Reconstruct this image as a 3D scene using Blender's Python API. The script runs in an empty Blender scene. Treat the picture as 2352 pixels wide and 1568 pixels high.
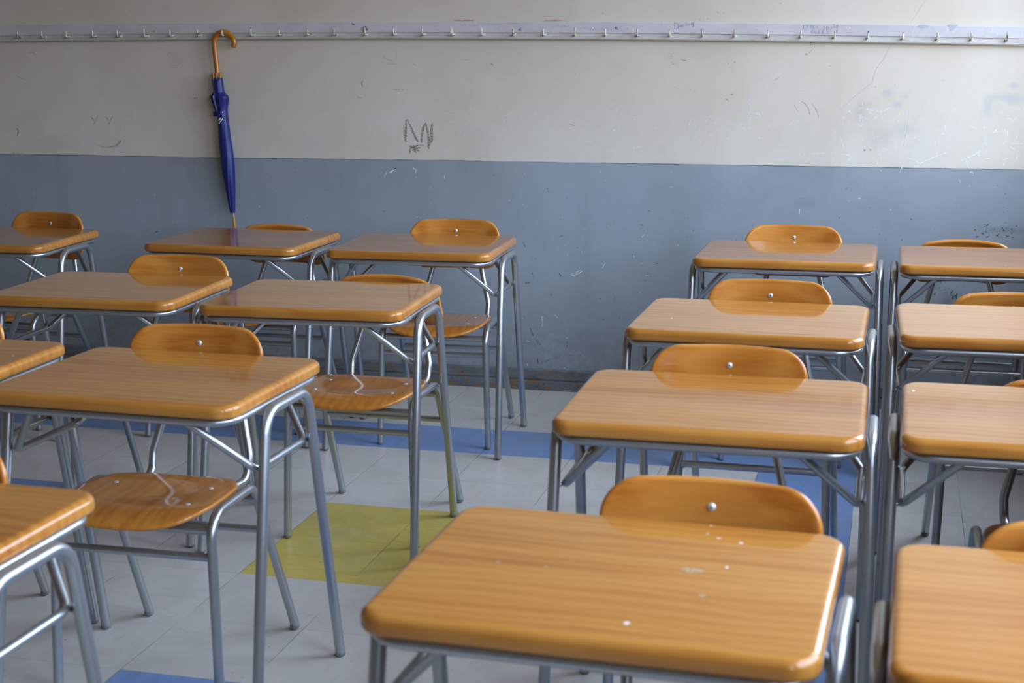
import bpy, math, random
from mathutils import Vector, Matrix
random.seed(7)
PI = math.pi
C = bpy.context.scene.collection
SC = bpy.context.scene

# ------------------------------------------------------------------ camera
F_PX, CAM_H, PITCH, YAW, ROLL, CAM_X, CAM_Y = 3388.38, 1.361587, 0.204635, -0.257252, -0.006698, 1.61144, -4.8498
cp, sp, cy, sy = math.cos(PITCH), math.sin(PITCH), math.cos(YAW), math.sin(YAW)
FW = Vector((sy*cp, cy*cp, -sp)); R0 = Vector((cy, -sy, 0)); U0 = R0.cross(FW)
cr, sr = math.cos(ROLL), math.sin(ROLL)
RT = cr*R0 + sr*U0; UP = -sr*R0 + cr*U0
CAM = Vector((CAM_X, CAM_Y, CAM_H))
cam = bpy.data.cameras.new('camera'); camo = bpy.data.objects.new('camera', cam); C.objects.link(camo)
cam.sensor_fit = 'HORIZONTAL'; cam.sensor_width = 36; cam.lens = F_PX/2352*36
cam.clip_start = 0.05; cam.clip_end = 100
M = Matrix.Identity(4)
for i in range(3):
    M[i][0] = RT[i]; M[i][1] = UP[i]; M[i][2] = -FW[i]; M[i][3] = CAM[i]
camo.matrix_world = M
cam.dof.use_dof = True; cam.dof.focus_distance = 4.7; cam.dof.aperture_fstop = 6.3
SC.camera = camo
SC.view_settings.view_transform = 'Standard'; SC.view_settings.look = 'None'
SC.view_settings.gamma = 1.0; SC.view_settings.use_curve_mapping = False

WALL_Y = 0.625
def on_plane(px, py, y):                       # where the line of sight through a photo pixel meets the plane y
    d = FW + RT*((px-1176)/F_PX) - UP*((py-784)/F_PX)
    return CAM + d*((y-CAM.y)/d.y)

# ------------------------------------------------------------------ node helpers
class NT:
    def __init__(s, mat):
        mat.use_nodes = True; s.t = mat.node_tree; s.t.nodes.clear()
        s.out = s.n('ShaderNodeOutputMaterial'); s.b = s.n('ShaderNodeBsdfPrincipled')
        s.l(s.b.outputs[0], s.out.inputs[0])
    def n(s, k, **kw):
        o = s.t.nodes.new(k)
        for a, b in kw.items(): setattr(o, a, b)
        return o
    def l(s, a, b): s.t.links.new(a, b)
    def put(s, inp, v):
        if hasattr(v, 'node'): s.l(v, inp)
        else: inp.default_value = v
    def math(s, op, a, b=0.0, c=None, clamp=False):
        o = s.n('ShaderNodeMath', operation=op, use_clamp=clamp)
        s.put(o.inputs[0], a); s.put(o.inputs[1], b)
        if c is not None: s.put(o.inputs[2], c)
        return o.outputs[0]
    def mix(s, f, a, b, mode='MIX'):
        o = s.n('ShaderNodeMix', data_type='RGBA', blend_type=mode)
        s.put(o.inputs[0], f)
        for i, v in ((6, a), (7, b)): s.put(o.inputs[i], (*v, 1) if isinstance(v, tuple) and len(v) == 3 else v)
        return o.outputs[2]
    def noise(s, vec, scale, detail=4, rough=.5, dist=0.0):
        o = s.n('ShaderNodeTexNoise'); s.l(vec, o.inputs['Vector'])
        o.inputs['Scale'].default_value = scale; o.inputs['Detail'].default_value = detail
        o.inputs['Roughness'].default_value = rough; o.inputs['Distortion'].default_value = dist
        return o.outputs[0]
    def mapping(s, vec, scale=(1, 1, 1), loc=None):
        o = s.n('ShaderNodeMapping'); s.l(vec, o.inputs[0]); o.inputs['Scale'].default_value = scale
        if loc is not None: s.put(o.inputs['Location'], loc)
        return o.outputs[0]
    def ramp(s, f, stops):
        o = s.n('ShaderNodeValToRGB'); s.put(o.inputs[0], f)
        e = o.color_ramp.elements
        while len(e) > 1: e.remove(e[-1])
        for i, (p, c) in enumerate(stops):
            q = e[0] if i == 0 else e.new(p)
            q.position = p; q.color = (*c, 1) if isinstance(c, tuple) else (c, c, c, 1)
        return o.outputs[0]
    def step(s, v, a, b):                      # smooth step from a to b
        o = s.n('ShaderNodeMapRange', interpolation_type='SMOOTHSTEP'); s.put(o.inputs[0], v)
        o.inputs[1].default_value = a; o.inputs[2].default_value = b
        return o.outputs[0]
    def bump(s, h, strength, dist=0.002):
        o = s.n('ShaderNodeBump'); s.put(o.inputs['Height'], h)
        o.inputs['Strength'].default_value = strength; o.inputs['Distance'].default_value = dist
        s.l(o.outputs[0], s.b.inputs['Normal'])
    def set(s, **kw):
        for k, v in kw.items():
            k = k.replace('_', ' ')
            s.put(s.b.inputs[k], (*v, 1) if isinstance(v, tuple) and len(v) == 3 else v)

def obj_coord(N): return N.n('ShaderNodeTexCoord').outputs['Object']

def simple(name, col, rough=.5, metal=0.0, **kw):
    m = bpy.data.materials.new(name); N = NT(m)
    N.set(Base_Color=col, Roughness=rough, Metallic=metal, **kw)
    return m

# ------------------------------------------------------------------ materials
def wood(name, axis, tint=(1, 1, 1), rough=.32, coat=1.0, coat_rough=.07, bw=.13, ww=.13, fs=34):
    m = bpy.data.materials.new(name); N = NT(m)
    co = obj_coord(N); info = N.n('ShaderNodeObjectInfo')
    off = N.math('MULTIPLY', info.outputs['Random'], 37.0)
    cx = N.n('ShaderNodeCombineXYZ')
    for i in range(3): N.l(off, cx.inputs[i])
    st = {'x': (.9, 10, 10), 'y': (10, .9, 10)}[axis]
    st2 = {'x': (1.8, fs, fs), 'y': (fs, 1.8, fs)}[axis]
    st3 = {'x': (5.0, 190, 190), 'y': (190, 5.0, 190)}[axis]
    a = N.noise(N.mapping(co, st, cx.outputs[0]), 1.0, 4, .55, 1.2)
    b = N.noise(N.mapping(co, st2, cx.outputs[0]), 1.0, 3, .5, .6)
    c = N.noise(N.mapping(co, st3, cx.outputs[0]), 1.0, 2, .5, .2)
    # cathedral figure: rings cut by the board
    wv = N.n('ShaderNodeTexWave', wave_type='BANDS', bands_direction='Y' if axis == 'x' else 'X')
    N.l(N.mapping(co, (.35, 1, 1) if axis == 'x' else (1, .35, 1), cx.outputs[0]), wv.inputs['Vector'])
    wv.inputs['Scale'].default_value = 12; wv.inputs['Distortion'].default_value = 9
    wv.inputs['Detail'].default_value = 2; wv.inputs['Detail Scale'].default_value = .7
    v = N.math('ADD', N.math('MULTIPLY', a, .62), N.math('MULTIPLY', b, bw))
    v = N.math('ADD', v, N.math('MULTIPLY', wv.outputs['Fac'], ww))
    v = N.math('ADD', v, N.math('MULTIPLY', c, .15))
    mean = (.62+bw+ww+.15)*.5
    v = N.math('ADD', v, .5-mean)
    T = lambda r, g, b_: (r*tint[0], g*tint[1], b_*tint[2])
    col = N.ramp(v, [(.28, T(.320, .106, .013)), (.43, T(.420, .165, .027)), (.53, T(.470, .202, .037)), (.70, T(.530, .246, .052))])
    N.set(Base_Color=col, Roughness=rough, Coat_Weight=coat, Coat_Roughness=coat_rough)
    N.b.inputs['Coat IOR'].default_value = 1.42; N.b.inputs['Specular IOR Level'].default_value = .15
    return m
M_WOOD = wood('wood_laminate_desk', 'x', (.95, .93, .93), coat_rough=.055)
M_WOODB = wood('wood_backrest', 'x', (1.14, 1.07, 1.0), coat_rough=.10, bw=.34, ww=.20, fs=95)
M_WOODS = wood('wood_seat', 'y', (1.10, 1.02, .95), coat_rough=.07, bw=.30, ww=.1, fs=70)
M_PLY = simple('plywood_edge', (.42, .25, .06), .6)
M_LINE = simple('laminate_seam', (.30, .085, .02), .35)

def metal():
    m = bpy.data.materials.new('silver_powder_coat'); N = NT(m); co = obj_coord(N)
    n = N.noise(co, 900, 2, .6); w = N.noise(co, 14, 4, .6)
    col = N.mix(n, (.36, .39, .42), (.50, .53, .56))
    col = N.mix(N.step(w, .55, .8), col, (.33, .34, .34))
    N.set(Base_Color=col, Metallic=.85, Roughness=N.math('ADD', N.math('MULTIPLY', w, .14), .25))
    N.bump(n, .05, .0004)
    return m
M_METAL = metal()
M_RIVET = simple('steel_rivet', (.74, .75, .77), .34, .45)
M_RIVET_D = simple('rivet_hole', (.05, .05, .055), .5, .5)
M_RUBBER = simple('foot_cap_plastic', (.20, .21, .22), .5)

# painted wall: cream above, blue grey below, with smudges
def wall_paint(name, stains, band=.889, warm=False):
    m = bpy.data.materials.new(name); N = NT(m)
    pos = N.n('ShaderNodeNewGeometry').outputs['Position']
    sep = N.n('ShaderNodeSeparateXYZ'); N.l(pos, sep.inputs[0]); z = sep.outputs[2]
    big = N.noise(pos, 1.7, 5, .6, .4); mid = N.noise(pos, 9, 5, .65)
    streak = N.noise(N.mapping(pos, (1, 1, .12)), 9, 4, .6)
    fine = N.noise(pos, 260, 2, .6)
    up = N.ramp(big, [(.3, (.590, .550, .450)), (.5, (.645, .605, .505)), (.7, (.670, .640, .560))])
    up = N.mix(N.math('MULTIPLY', N.step(mid, .52, .78), .22), up, (.50, .48, .43))
    if warm: up = N.mix(1.0, up, (.66, .48, .28), 'MULTIPLY')
    # worn, rubbed zone just above the band
    wear = N.math('MULTIPLY', N.math('SUBTRACT', 1.0, N.step(z, .93, 1.16)), N.step(N.noise(pos, 5, 6, .7), .42, .7))
    up = N.mix(N.math('MULTIPLY', wear, .30), up, (.70, .70, .68))
    lo = N.ramp(big, [(.28, (.238, .270, .290)), (.5, (.292, .332, .362)), (.72, (.330, .376, .414))])
    lo = N.mix(N.math('MULTIPLY', N.step(streak, .50, .75), .30), lo, (.215, .245, .275))
    dirt = N.math('MULTIPLY', N.math('SUBTRACT', 1.0, N.step(z, .08, .42)), N.step(N.noise(pos, 24, 6, .75), .40, .72))
    lo = N.mix(N.math('MULTIPLY', dirt, .45), lo, (.13, .138, .145))
    specks = N.step(N.noise(pos, 60, 3, .7), .70, .76)
    lo = N.mix(N.math('MULTIPLY', specks, .5), lo, (.10, .10, .10))
    chips = N.step(N.noise(pos, 75, 2, .6, .5), .735, .76)
    lo = N.mix(N.math('MULTIPLY', chips, .75), lo, (.55, .56, .55))
    zz = N.math('ADD', z, N.math('MULTIPLY', N.math('SUBTRACT', N.noise(N.mapping(pos, (1, 1, 0)), 14, 5, .7), .5), .006))
    zz = N.math('ADD', zz, N.math('MULTIPLY', N.math('SUBTRACT', N.noise(N.mapping(pos, (1, 1, 0)), .8, 1, .5), .5), .008))
    if warm: lo = N.mix(1.0, lo, (.74, .56, .36), 'MULTIPLY')
    isup = N.math('GREATER_THAN', zz, band)
    col = N.mix(isup, lo, up)
    edge = N.math('LESS_THAN', N.math('ABSOLUTE', N.math('SUBTRACT', zz, band-.0012)), .0016)
    edge = N.math('MULTIPLY', edge, N.step(N.noise(N.mapping(pos, (1, 1, 0)), 3.0, 3, .6), .42, .55))
    col = N.mix(N.math('MULTIPLY', edge, .8), col, (.06, .085, .08))
    for (x, zc, rx, rz, c, amt) in stains:      # rubbed-in smudges
        d = N.mapping(pos, (1/rx, 0, 1/rz), (-x/rx, 0, -zc/rz))
        ln = N.n('ShaderNodeVectorMath', operation='LENGTH'); N.l(d, ln.inputs[0])
        dd = N.math('ADD', ln.outputs['Value'], N.math('MULTIPLY', N.math('SUBTRACT', mid, .5), 1.5))
        f = N.math('MULTIPLY', N.math('SUBTRACT', 1.0, N.step(dd, .05, 1.25)), amt*.75)
        col = N.mix(f, col, c)
    N.set(Base_Color=col, Roughness=.40, Specular_IOR_Level=.5)
    h = N.math('ADD', N.math('MULTIPLY', fine, .5), N.math('MULTIPLY', streak, .8))
    N.bump(h, .25, .0012)
    return m
def wpt(px, py): p = on_plane(px, py, WALL_Y); return p.x, p.z
BLUE_S, GREY_S, DARK_S = (.38, .43, .50), (.43, .43, .42), (.20, .19, .175)
st = []
for px, py, rx, rz, c, a in ((2040, 214, .030, .016, BLUE_S, .62), (2062, 240, .024, .020, BLUE_S, .62), (2078, 222, .020, .014, BLUE_S, .35),
        (2075, 296, .070, .035, GREY_S, .45), (2025, 318, .05, .05, GREY_S, .4), (2270, 245, .022, .045, BLUE_S, .55), (2300, 224, .060, .020, BLUE_S, .5),
        (2328, 228, .035, .022, BLUE_S, .5), (2328, 197, .018, .012, BLUE_S, .6), (1975, 255, .02, .05, GREY_S, .35),
        (405, 135, .05, .04, DARK_S, .10), (1995, 238, .02, .01, GREY_S, .5), (1540, 130, .02, .03, GREY_S, .4),
        (1855, 470, .05, .025, (.14, .16, .18), .35), (2176, 690, .04, .05, (.08, .08, .075), .55), (2140, 655, .03, .03, (.09, .09, .085), .4),
        (2310, 528, .09, .018, (.13, .13, .12), .45), (120, 330, .14, .05, (.40, .38, .33), .25), (700, 330, .2, .06, (.50, .49, .46), .25)):
    x, z = wpt(px, py); st.append((x, z, rx, rz, c, a))
M_WALL = wall_paint('wall_two_tone_paint', st)
M_WALL2 = wall_paint('wall_side_paint', [], warm=True)

def mark(name, col, scale, lo, hi, rough=.6, amt=1.0):       # crayon / scratch: broken coverage
    m = bpy.data.materials.new(name); N = NT(m)
    pos = N.n('ShaderNodeNewGeometry').outputs['Position']
    f = N.step(N.noise(pos, scale, 4, .7), lo, hi)
    N.set(Base_Color=col, Roughness=rough, Alpha=f)
    return m

M_SCR = mark('chalky_scratch', (.690, .715, .745), 260, .47, .50)
M_SCRB = mark('bright_scratch', (.80, .83, .86), 200, .43, .46)
M_GRAPH = mark('graphite_crayon', (.21, .19, .145), 420, .47, .51)
M_PEN = mark('grey_pencil', (.40, .385, .36), 260, .44, .48)
M_BLUEPEN = mark('blue_pen', (.20, .24, .38), 300, .36, .40)
M_BLUEFAINT = mark('faint_blue_pen', (.43, .47, .56), 300, .40, .44)
M_BROWN = mark('brown_spot', (.39, .30, .19), 300, .42, .46)
M_RED = mark('red_crayon', (.50, .20, .19), 260, .40, .44)
M_DARK = mark('dark_scuff', (.085, .085, .08), 190, .47, .51)
M_CRACK = mark('hairline_crack', (.45, .43, .40), 160, .36, .40)
M_SMEAR = mark('worn_smear', (.46, .36, .22), 300, .47, .51)
def rail_paint():
    m = bpy.data.materials.new('rail_gloss_paint'); N = NT(m)
    pos = N.n('ShaderNodeNewGeometry').outputs['Position']
    b = N.noise(pos, 6, 5, .65); c = N.noise(N.mapping(pos, (1, 1, 4)), 40, 5, .7)
    col = N.ramp(b, [(.3, (.50, .49, .51)), (.6, (.60, .59, .61))])
    col = N.mix(N.math('MULTIPLY', N.step(c, .58, .7), .45), col, (.46, .42, .32))
    N.set(Base_Color=col, Roughness=.35); N.bump(c, .25, .001)
    return m
M_RAIL = rail_paint()
def rail_lip():
    m = bpy.data.materials.new('rail_lip_paint'); N = NT(m)
    pos = N.n('ShaderNodeNewGeometry').outputs['Position']
    c = N.noise(N.mapping(pos, (1, 1, 5)), 22, 6, .72)
    col = N.mix(N.step(c, .50, .66), (.56, .54, .51), (.46, .435, .37))
    N.set(Base_Color=col, Roughness=.42); N.bump(c, .3, .001)
    return m
M_LIP = rail_lip()
def hook_paint():
    m = bpy.data.materials.new('chipped_hook_paint'); N = NT(m); co = N.n('ShaderNodeNewGeometry').outputs['Position']
    c = N.noise(co, 90, 3, .6); d = N.noise(co, 45, 2, .5)
    col = N.mix(N.step(c, .5, .6), (.66, .64, .57), (.42, .38, .16))
    col = N.mix(N.step(d, .60, .68), col, (.07, .065, .06))
    N.set(Base_Color=col, Roughness=.4)
    return m
M_HOOK = hook_paint()
M_HOLE = simple('plug_hole', (.10, .10, .11), .7)

def baseboard_paint():
    m = bpy.data.materials.new('peeling_baseboard_paint'); N = NT(m)
    pos = N.n('ShaderNodeNewGeometry').outputs['Position']
    st_ = N.mapping(pos, (1, 1, 2.5)); sep = N.n('ShaderNodeSeparateXYZ'); N.l(pos, sep.inputs[0])
    a = N.noise(st_, 14, 7, .75); b = N.noise(st_, 30, 6, .7); c = N.noise(N.mapping(pos, (.6, 1, 6)), 9, 6, .7)
    col = N.ramp(a, [(.3, (.085, .09, .095)), (.5, (.145, .165, .185)), (.68, (.185, .21, .235))])
    lowf = N.math('SUBTRACT', 1.0, N.math('MULTIPLY', N.step(sep.outputs[2], .012, .05), .55))
    peel = N.math('MULTIPLY', N.step(b, .535, .57), lowf)
    col = N.mix(peel, col, N.mix(N.noise(pos, 40, 3, .6), (.23, .095, .012), (.33, .17, .03)))
    col = N.mix(N.math('MULTIPLY', N.step(c, .62, .66), .8), col, (.42, .40, .35))
    col = N.mix(N.math('MULTIPLY', N.step(N.noise(pos, 55, 4, .7), .64, .68), .7), col, (.035, .035, .035))
    N.set(Base_Color=col, Roughness=.5); N.bump(b, .5, .002)
    return m
M_BASE = baseboard_paint()

T = 0.3048
def floor_mat():
    m = bpy.data.materials.new('vinyl_tile_floor'); N = NT(m)
    pos = N.n('ShaderNodeNewGeometry').outputs['Position']
    sep = N.n('ShaderNodeSeparateXYZ'); N.l(pos, sep.inputs[0])
    u = N.math('DIVIDE', sep.outputs[0], T); v = N.math('DIVIDE', sep.outputs[1], -T)   # columns, rows from the wall
    iu = N.math('FLOOR', u); iv = N.math('FLOOR', v)
    def rng(c, a, b):                          # a <= c <= b, whole tiles
        return N.math('MULTIPLY', N.math('GREATER_THAN', c, a-.5), N.math('LESS_THAN', c, b+.5))
    def rect(c0, c1, r0, r1): return N.math('MULTIPLY', rng(iu, c0, c1), rng(iv, r0, r1))
    blue = rect(-40, 4, 0, 0)
    for q in ((4, 4, 1, 7), (0, 4, 7, 7), (-40, -3, 3, 3)): blue = N.math('MAXIMUM', blue, rect(*q))
    yellow = rect(0, 1, 3, 4)
    cell = N.n('ShaderNodeCombineXYZ'); N.l(iu, cell.inputs[0]); N.l(iv, cell.inputs[1])
    wn = N.n('ShaderNodeTexWhiteNoise', noise_dimensions='2D'); N.l(cell.outputs[0], wn.inputs['Vector'])
    rnd = wn.outputs['Value']
    # each tile is laid with its marbling turned a quarter turn
    alt = N.math('MODULO', N.math('ADD', N.math('ADD', iu, iv), 200.0), 2.0)
    ma = N.noise(N.mapping(pos, (9, 40, 1)), 1, 5, .65, .8); mb_ = N.noise(N.mapping(pos, (40, 9, 1)), 1, 5, .65, .8)
    mr = N.n('ShaderNodeMix', data_type='FLOAT'); N.l(N.math('GREATER_THAN', alt, .5), mr.inputs[0]); N.l(ma, mr.inputs[2]); N.l(mb_, mr.inputs[3])
    marb = mr.outputs[0]
    dirt = N.noise(pos, 3.2, 6, .65); fine = N.noise(pos, 34, 5, .7)
    grey = N.mix(N.step(marb, .30, .72), (.565, .553, .522), (.605, .594, .564))
    bl = N.mix(N.step(marb, .3, .7), (.165, .275, .52), (.195, .315, .58))
    ye = N.mix(N.step(marb, .3, .7), (.55, .43, .085), (.60, .49, .12))
    col = N.mix(blue, grey, bl); col = N.mix(yellow, col, ye)
    br = N.math('ADD', .94, N.math('MULTIPLY', rnd, .12))
    col = N.mix(1.0, col, br, 'MULTIPLY') if False else col
    hs = N.n('ShaderNodeHueSaturation'); N.l(col, hs.inputs['Color']); N.l(br, hs.inputs['Value']); col = hs.outputs[0]
    col = N.mix(N.math('MULTIPLY', N.step(dirt, .46, .72), .30), col, (.30, .285, .26))
    col = N.mix(N.math('MULTIPLY', N.step(fine, .60, .74), .30), col, (.16, .15, .14))
    spk = N.step(N.noise(pos, 95, 2, .5), .72, .755)
    col = N.mix(N.math('MULTIPLY', spk, .75), col, (.07, .06, .05))
    fu = N.math('ABSOLUTE', N.math('SUBTRACT', N.math('FRACT', u), .5)); fv = N.math('ABSOLUTE', N.math('SUBTRACT', N.math('FRACT', v), .5))
    gu = N.math('GREATER_THAN', fu, .4962); gv = N.math('GREATER_THAN', fv, .4970)
    brk = N.step(N.noise(pos, 4, 3, .6), .36, .55)
    seam = N.math('MAXIMUM', gu, N.math('MULTIPLY', gv, .55))
    col = N.mix(N.math('MULTIPLY', N.math('MULTIPLY', seam, brk), .75), col, (.12, .11, .10))
    N.set(Base_Color=col, Roughness=N.math('ADD', .26, N.math('MULTIPLY', dirt, .22)), Specular_IOR_Level=.45)
    N.bump(N.math('SUBTRACT', N.math('MULTIPLY', dirt, .15), seam), .15, .001)
    return m
M_FLOOR = floor_mat()
M_CEIL = simple('ceiling_paint', (.52, .45, .34), .8)
M_FRAME = simple('window_frame_paint', (.62, .63, .63), .5)

# ------------------------------------------------------------------ mesh helpers
class MB:
    def __init__(s): s.v = []; s.f = []; s.m = []
    def add(s, verts, faces, mat=0):
        o = len(s.v); s.v += [tuple(p) for p in verts]
        for f in faces: s.f.append(tuple(i+o for i in f)); s.m.append(mat)
    def box(s, a, b, mat=0):
        x0, y0, z0 = a; x1, y1, z1 = b
        s.add([(x0, y0, z0), (x1, y0, z0), (x1, y1, z0), (x0, y1, z0), (x0, y0, z1), (x1, y0, z1), (x1, y1, z1), (x0, y1, z1)],
              [(0, 3, 2, 1), (4, 5, 6, 7), (0, 1, 5, 4), (1, 2, 6, 5), (2, 3, 7, 6), (3, 0, 4, 7)], mat)
    def rings(s, rings, closed=False, caps=True, mat=0):
        n = len(rings[0]); vs = [p for r in rings for p in r]; fs = []
        k = len(rings)
        for i in range(k if closed else k-1):
            a, b = i*n, ((i+1) % k)*n
            for j in range(n): fs.append((a+j, a+(j+1) % n, b+(j+1) % n, b+j))
        if caps and not closed:
            fs.append(tuple(range(n-1, -1, -1))); fs.append(tuple((k-1)*n+j for j in range(n)))
        s.add(vs, fs, mat)
    def tube(s, path, r, seg=14, closed=False, caps=True, mat=0, up=Vector((0, 0, 1)), flat=None):
        """r: radius or list of radii; flat=(a,b) gives an oval section, b along `up`"""
        P = [Vector(p) for p in path]; n = len(P); rings = []; nrm = None
        for i, p in enumerate(P):
            if closed: t = (P[(i+1) % n]-P[i-1]).normalized()
            else: t = (P[min(i+1, n-1)]-P[max(i-1, 0)]).normalized()
            if flat:
                side = t.cross(up).normalized(); nn = up
            else:
                if nrm is None:
                    a = Vector((0, 0, 1)) if abs(t.z) < .9 else Vector((1, 0, 0)); nrm = (a-t*a.dot(t)).normalized()
                else: nrm = (nrm-t*nrm.dot(t)).normalized()
                nn = nrm; side = t.cross(nn)
            rr = r[i] if isinstance(r, (list, tuple)) else r
            ra, rb = (flat[0], flat[1]) if flat else (rr, rr)
            rings.append([p+side*(ra*math.cos(2*PI*j/seg))+nn*(rb*math.sin(2*PI*j/seg)) for j in range(seg)])
        s.rings(rings, closed, caps, mat)
    def dome(s, c, axis, r, h, mat=0, seg=16):
        c = Vector(c); ax = Vector(axis).normalized()
        a = Vector((1, 0, 0)) if abs(ax.x) < .9 else Vector((0, 1, 0))
        u = ax.cross(a).normalized(); w = ax.cross(u); rings = []
        for k in range(6):
            t = k/5*PI/2*.97
            rings.append([c+ax*(h*math.sin(t))+(u*math.cos(q*2*PI/seg)+w*math.sin(q*2*PI/seg))*(r*math.cos(t)) for q in range(seg)])
        s.rings(rings, mat=mat)
    def build(s, name, mats, parent=None, smooth=40, loc=None):
        me = bpy.data.meshes.new(name); me.from_pydata(s.v, [], s.f)
        for m in (mats if isinstance(mats, list) else [mats]): me.materials.append(m)
        me.polygons.foreach_set('material_index', s.m)
        me.validate(); me.update()
        if smooth:
            me.polygons.foreach_set('use_smooth', [True]*len(me.polygons)); me.set_sharp_from_angle(angle=math.radians(smooth))
        o = bpy.data.objects.new(name, me); C.objects.link(o)
        if parent is not None: o.parent = parent
        if loc is not None: o.location = loc
        return o

def fillet(pts, rad, n=7):
    P = [Vector(p) for p in pts]; out = [P[0]]
    for i in range(1, len(P)-1):
        r = rad[i-1] if isinstance(rad, (list, tuple)) else rad
        a = (P[i-1]-P[i]); b = (P[i+1]-P[i]); la, lb = a.length, b.length; a.normalize(); b.normalize()
        ang = math.acos(max(-1, min(1, a.dot(b)))); d = min(r/math.tan(ang/2), la*.49, lb*.49); rr = d*math.tan(ang/2)
        ctr = P[i]+(a+b).normalized()*(rr/math.sin(ang/2))
        s0 = P[i]+a*d-ctr; s1 = P[i]+b*d-ctr; th = s0.angle(s1); axs = s0.cross(s1).normalized()
        for k in range(n+1): out.append(ctr+Matrix.Rotation(th*k/n, 3, axs) @ s0)
    out.append(P[-1]); return out

def rrect(w, d, c, n=10):
    o = []
    for cx, cy_, a0 in ((w/2-c, d/2-c, 0), (-w/2+c, d/2-c, PI/2), (-w/2+c, -d/2+c, PI), (w/2-c, -d/2+c, 3*PI/2)):
        for k in range(n+1):
            a = a0+PI/2*k/n; o.append((cx+c*math.cos(a), cy_+c*math.sin(a)))
    return o

def tag(o, label=None, cat=None, group=None, kind=None):
    for k, v in (('label', label), ('category', cat), ('group', group), ('kind', kind)):
        if v: o[k] = v
    return o
def empty(name, loc, rz=0):
    o = bpy.data.objects.new(name, None); C.objects.link(o); o.location = loc; o.rotation_euler = (0, 0, rz)
    o.empty_display_size = .1
    return o
def copy_tree(o, parent=None):
    c = o.copy(); C.objects.link(c)
    if parent is not None: c.parent = parent
    for ch in [x for x in bpy.data.objects if x.parent == o]: copy_tree(ch, c)
    return c

# ------------------------------------------------------------------ the desk
W, D, H, TH = .5575, .453, .680, .027
def half_leg(pts, rad):
    """inverted-U tube, returned as its two halves (front, rear) split at the top"""
    path = fillet(pts, rad, 9)
    n = len(path)//2
    mid = (path[n-1]+path[n])/2
    return path[:n]+[mid], [mid]+path[n:]
def foot(mb, p, q, r):
    """cap sleeve at the bottom of a leg p (on the floor) whose tube runs towards q"""
    p, q = Vector(p), Vector(q); d = (q-p).normalized()
    s = math.sqrt(max(0, 1-d.z*d.z))*r
    b = p+d*(s/d.z+.0005)
    mb.tube([b, b+d*.0015, b+d*.007, b+d*.0075], [r*.90, r, r, r*.96], 14)
def make_desk():
    root = empty('school_desk', (0, 0, 0))
    # top with bull-nosed edge
    mb = MB(); R1, R2 = .0125, .006
    prof = [(.16, H), (.06, H), (R1+.004, H)]
    prof += [(R1*(1-math.sin(t)), H-R1*(1-math.cos(t))) for t in [PI/2*k/7 for k in range(8)]]
    prof += [(R2*(1-math.cos(t)), H-TH+R2*(1-math.sin(t))) for t in [PI/2*k/4 for k in range(5)]]
    prof += [(.03, H-TH)]
    rings = []
    for ins, z in prof: rings.append([(x, y, z) for x, y in rrect(W-2*ins, D-2*ins, max(.042-ins, .004))])
    mb.rings(rings)
    mb.add([(-.02, -D/2+.034, H+.00015), (.07, -D/2+.0325, H+.00015), (.175, -D/2+.0345, H+.00015), (.175, -D/2+.0358, H+.00015), (.07, -D/2+.0345, H+.00015), (-.02, -D/2+.0350, H+.00015)],
           [(0, 1, 4, 5), (1, 2, 3, 4)], 1)
    mb.build('desktop', [M_WOOD, M_LINE], root, 35)
    zr = H-TH-.0085
    mb = MB(); mb.tube([(x, y, zr) for x, y in rrect(W-.030, D-.030, .052, 12)], 0, 16, closed=True, flat=(.0115, .0088))
    mb.build('apron_tube', M_METAL, root, 60)
    for sx in (-1, 1):
        X0, X1 = sx*.297, sx*.2895
        pts = [(X1+(X0-X1), -.213, .006), (X1, -.099, .6405), (X1, .099, .6405), (X0, .213, .006)]
        a, b = half_leg(pts, .052)
        for path, p, q in ((a, (X0, -.213, 0), pts[1]), (b, (X0, .213, 0), pts[2])):
            mb = MB(); mb.tube(path, .0112, 16); leg = mb.build('leg', M_METAL, root, 60)
            mb = MB(); foot(mb, p, q, .0117); mb.build('foot_cap', M_RUBBER, leg)
        mb = MB(); xb = sx*.2725
        br = fillet([(sx*.168, -.203, .642), (sx*.2665, -.118, .5325), (xb, -.10, .527), (xb, .10, .527), (sx*.2665, .118, .5325), (sx*.168, .203, .642)], [.03, .02, .02, .03], 6)
        mb.tube(br, .0078, 12); 
        for sy_ in (-1, 1): mb.dome((sx*.2790, sy_*.114, .528), (-sx, 0, -.2), .0050, .0045, seg=10)
        mb.build('brace', M_METAL, root, 60)
    return root

# ------------------------------------------------------------------ the chair
def panel(outline, zf, th, e, nr=12):
    """outline(s) -> 2D points scaled by s; returns mesh of a curved panel, thickness th, edge radius e"""
    mb = MB(); rings = []
    def ring(s, off, inset):
        o = []
        for x, y, nx, ny in outline(s):
            x, y = x-nx*inset, y-ny*inset
            o.append(zf(x, y, off))
        return o
    ss = [.02]+[k/nr for k in range(1, nr)]
    for s in ss: rings.append(ring(s, th/2, 0))
    for k in range(7):
        t = PI/2-PI*k/6
        rings.append(ring(1.0, th/2*math.sin(t), e*(1-math.cos(t))))
    for s in reversed(ss): rings.append(ring(s, -th/2, 0))
    mb.rings(rings); return mb
def superell(a, b, n, k=72):
    pts = []
    for i in range(k):
        t = 2*PI*i/k; c, s_ = math.cos(t), math.sin(t)
        pts.append((a*math.copysign(abs(c)**(2/n), c), b*math.copysign(abs(s_)**(2/n), s_)))
    out = []
    for i in range(k):
        (x0, y0), (x1, y1) = pts[i-1], pts[(i+1) % k]; l = math.hypot(x1-x0, y1-y0) or 1
        out.append((*pts[i], (y1-y0)/l, -(x1-x0)/l))
    return out
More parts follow.
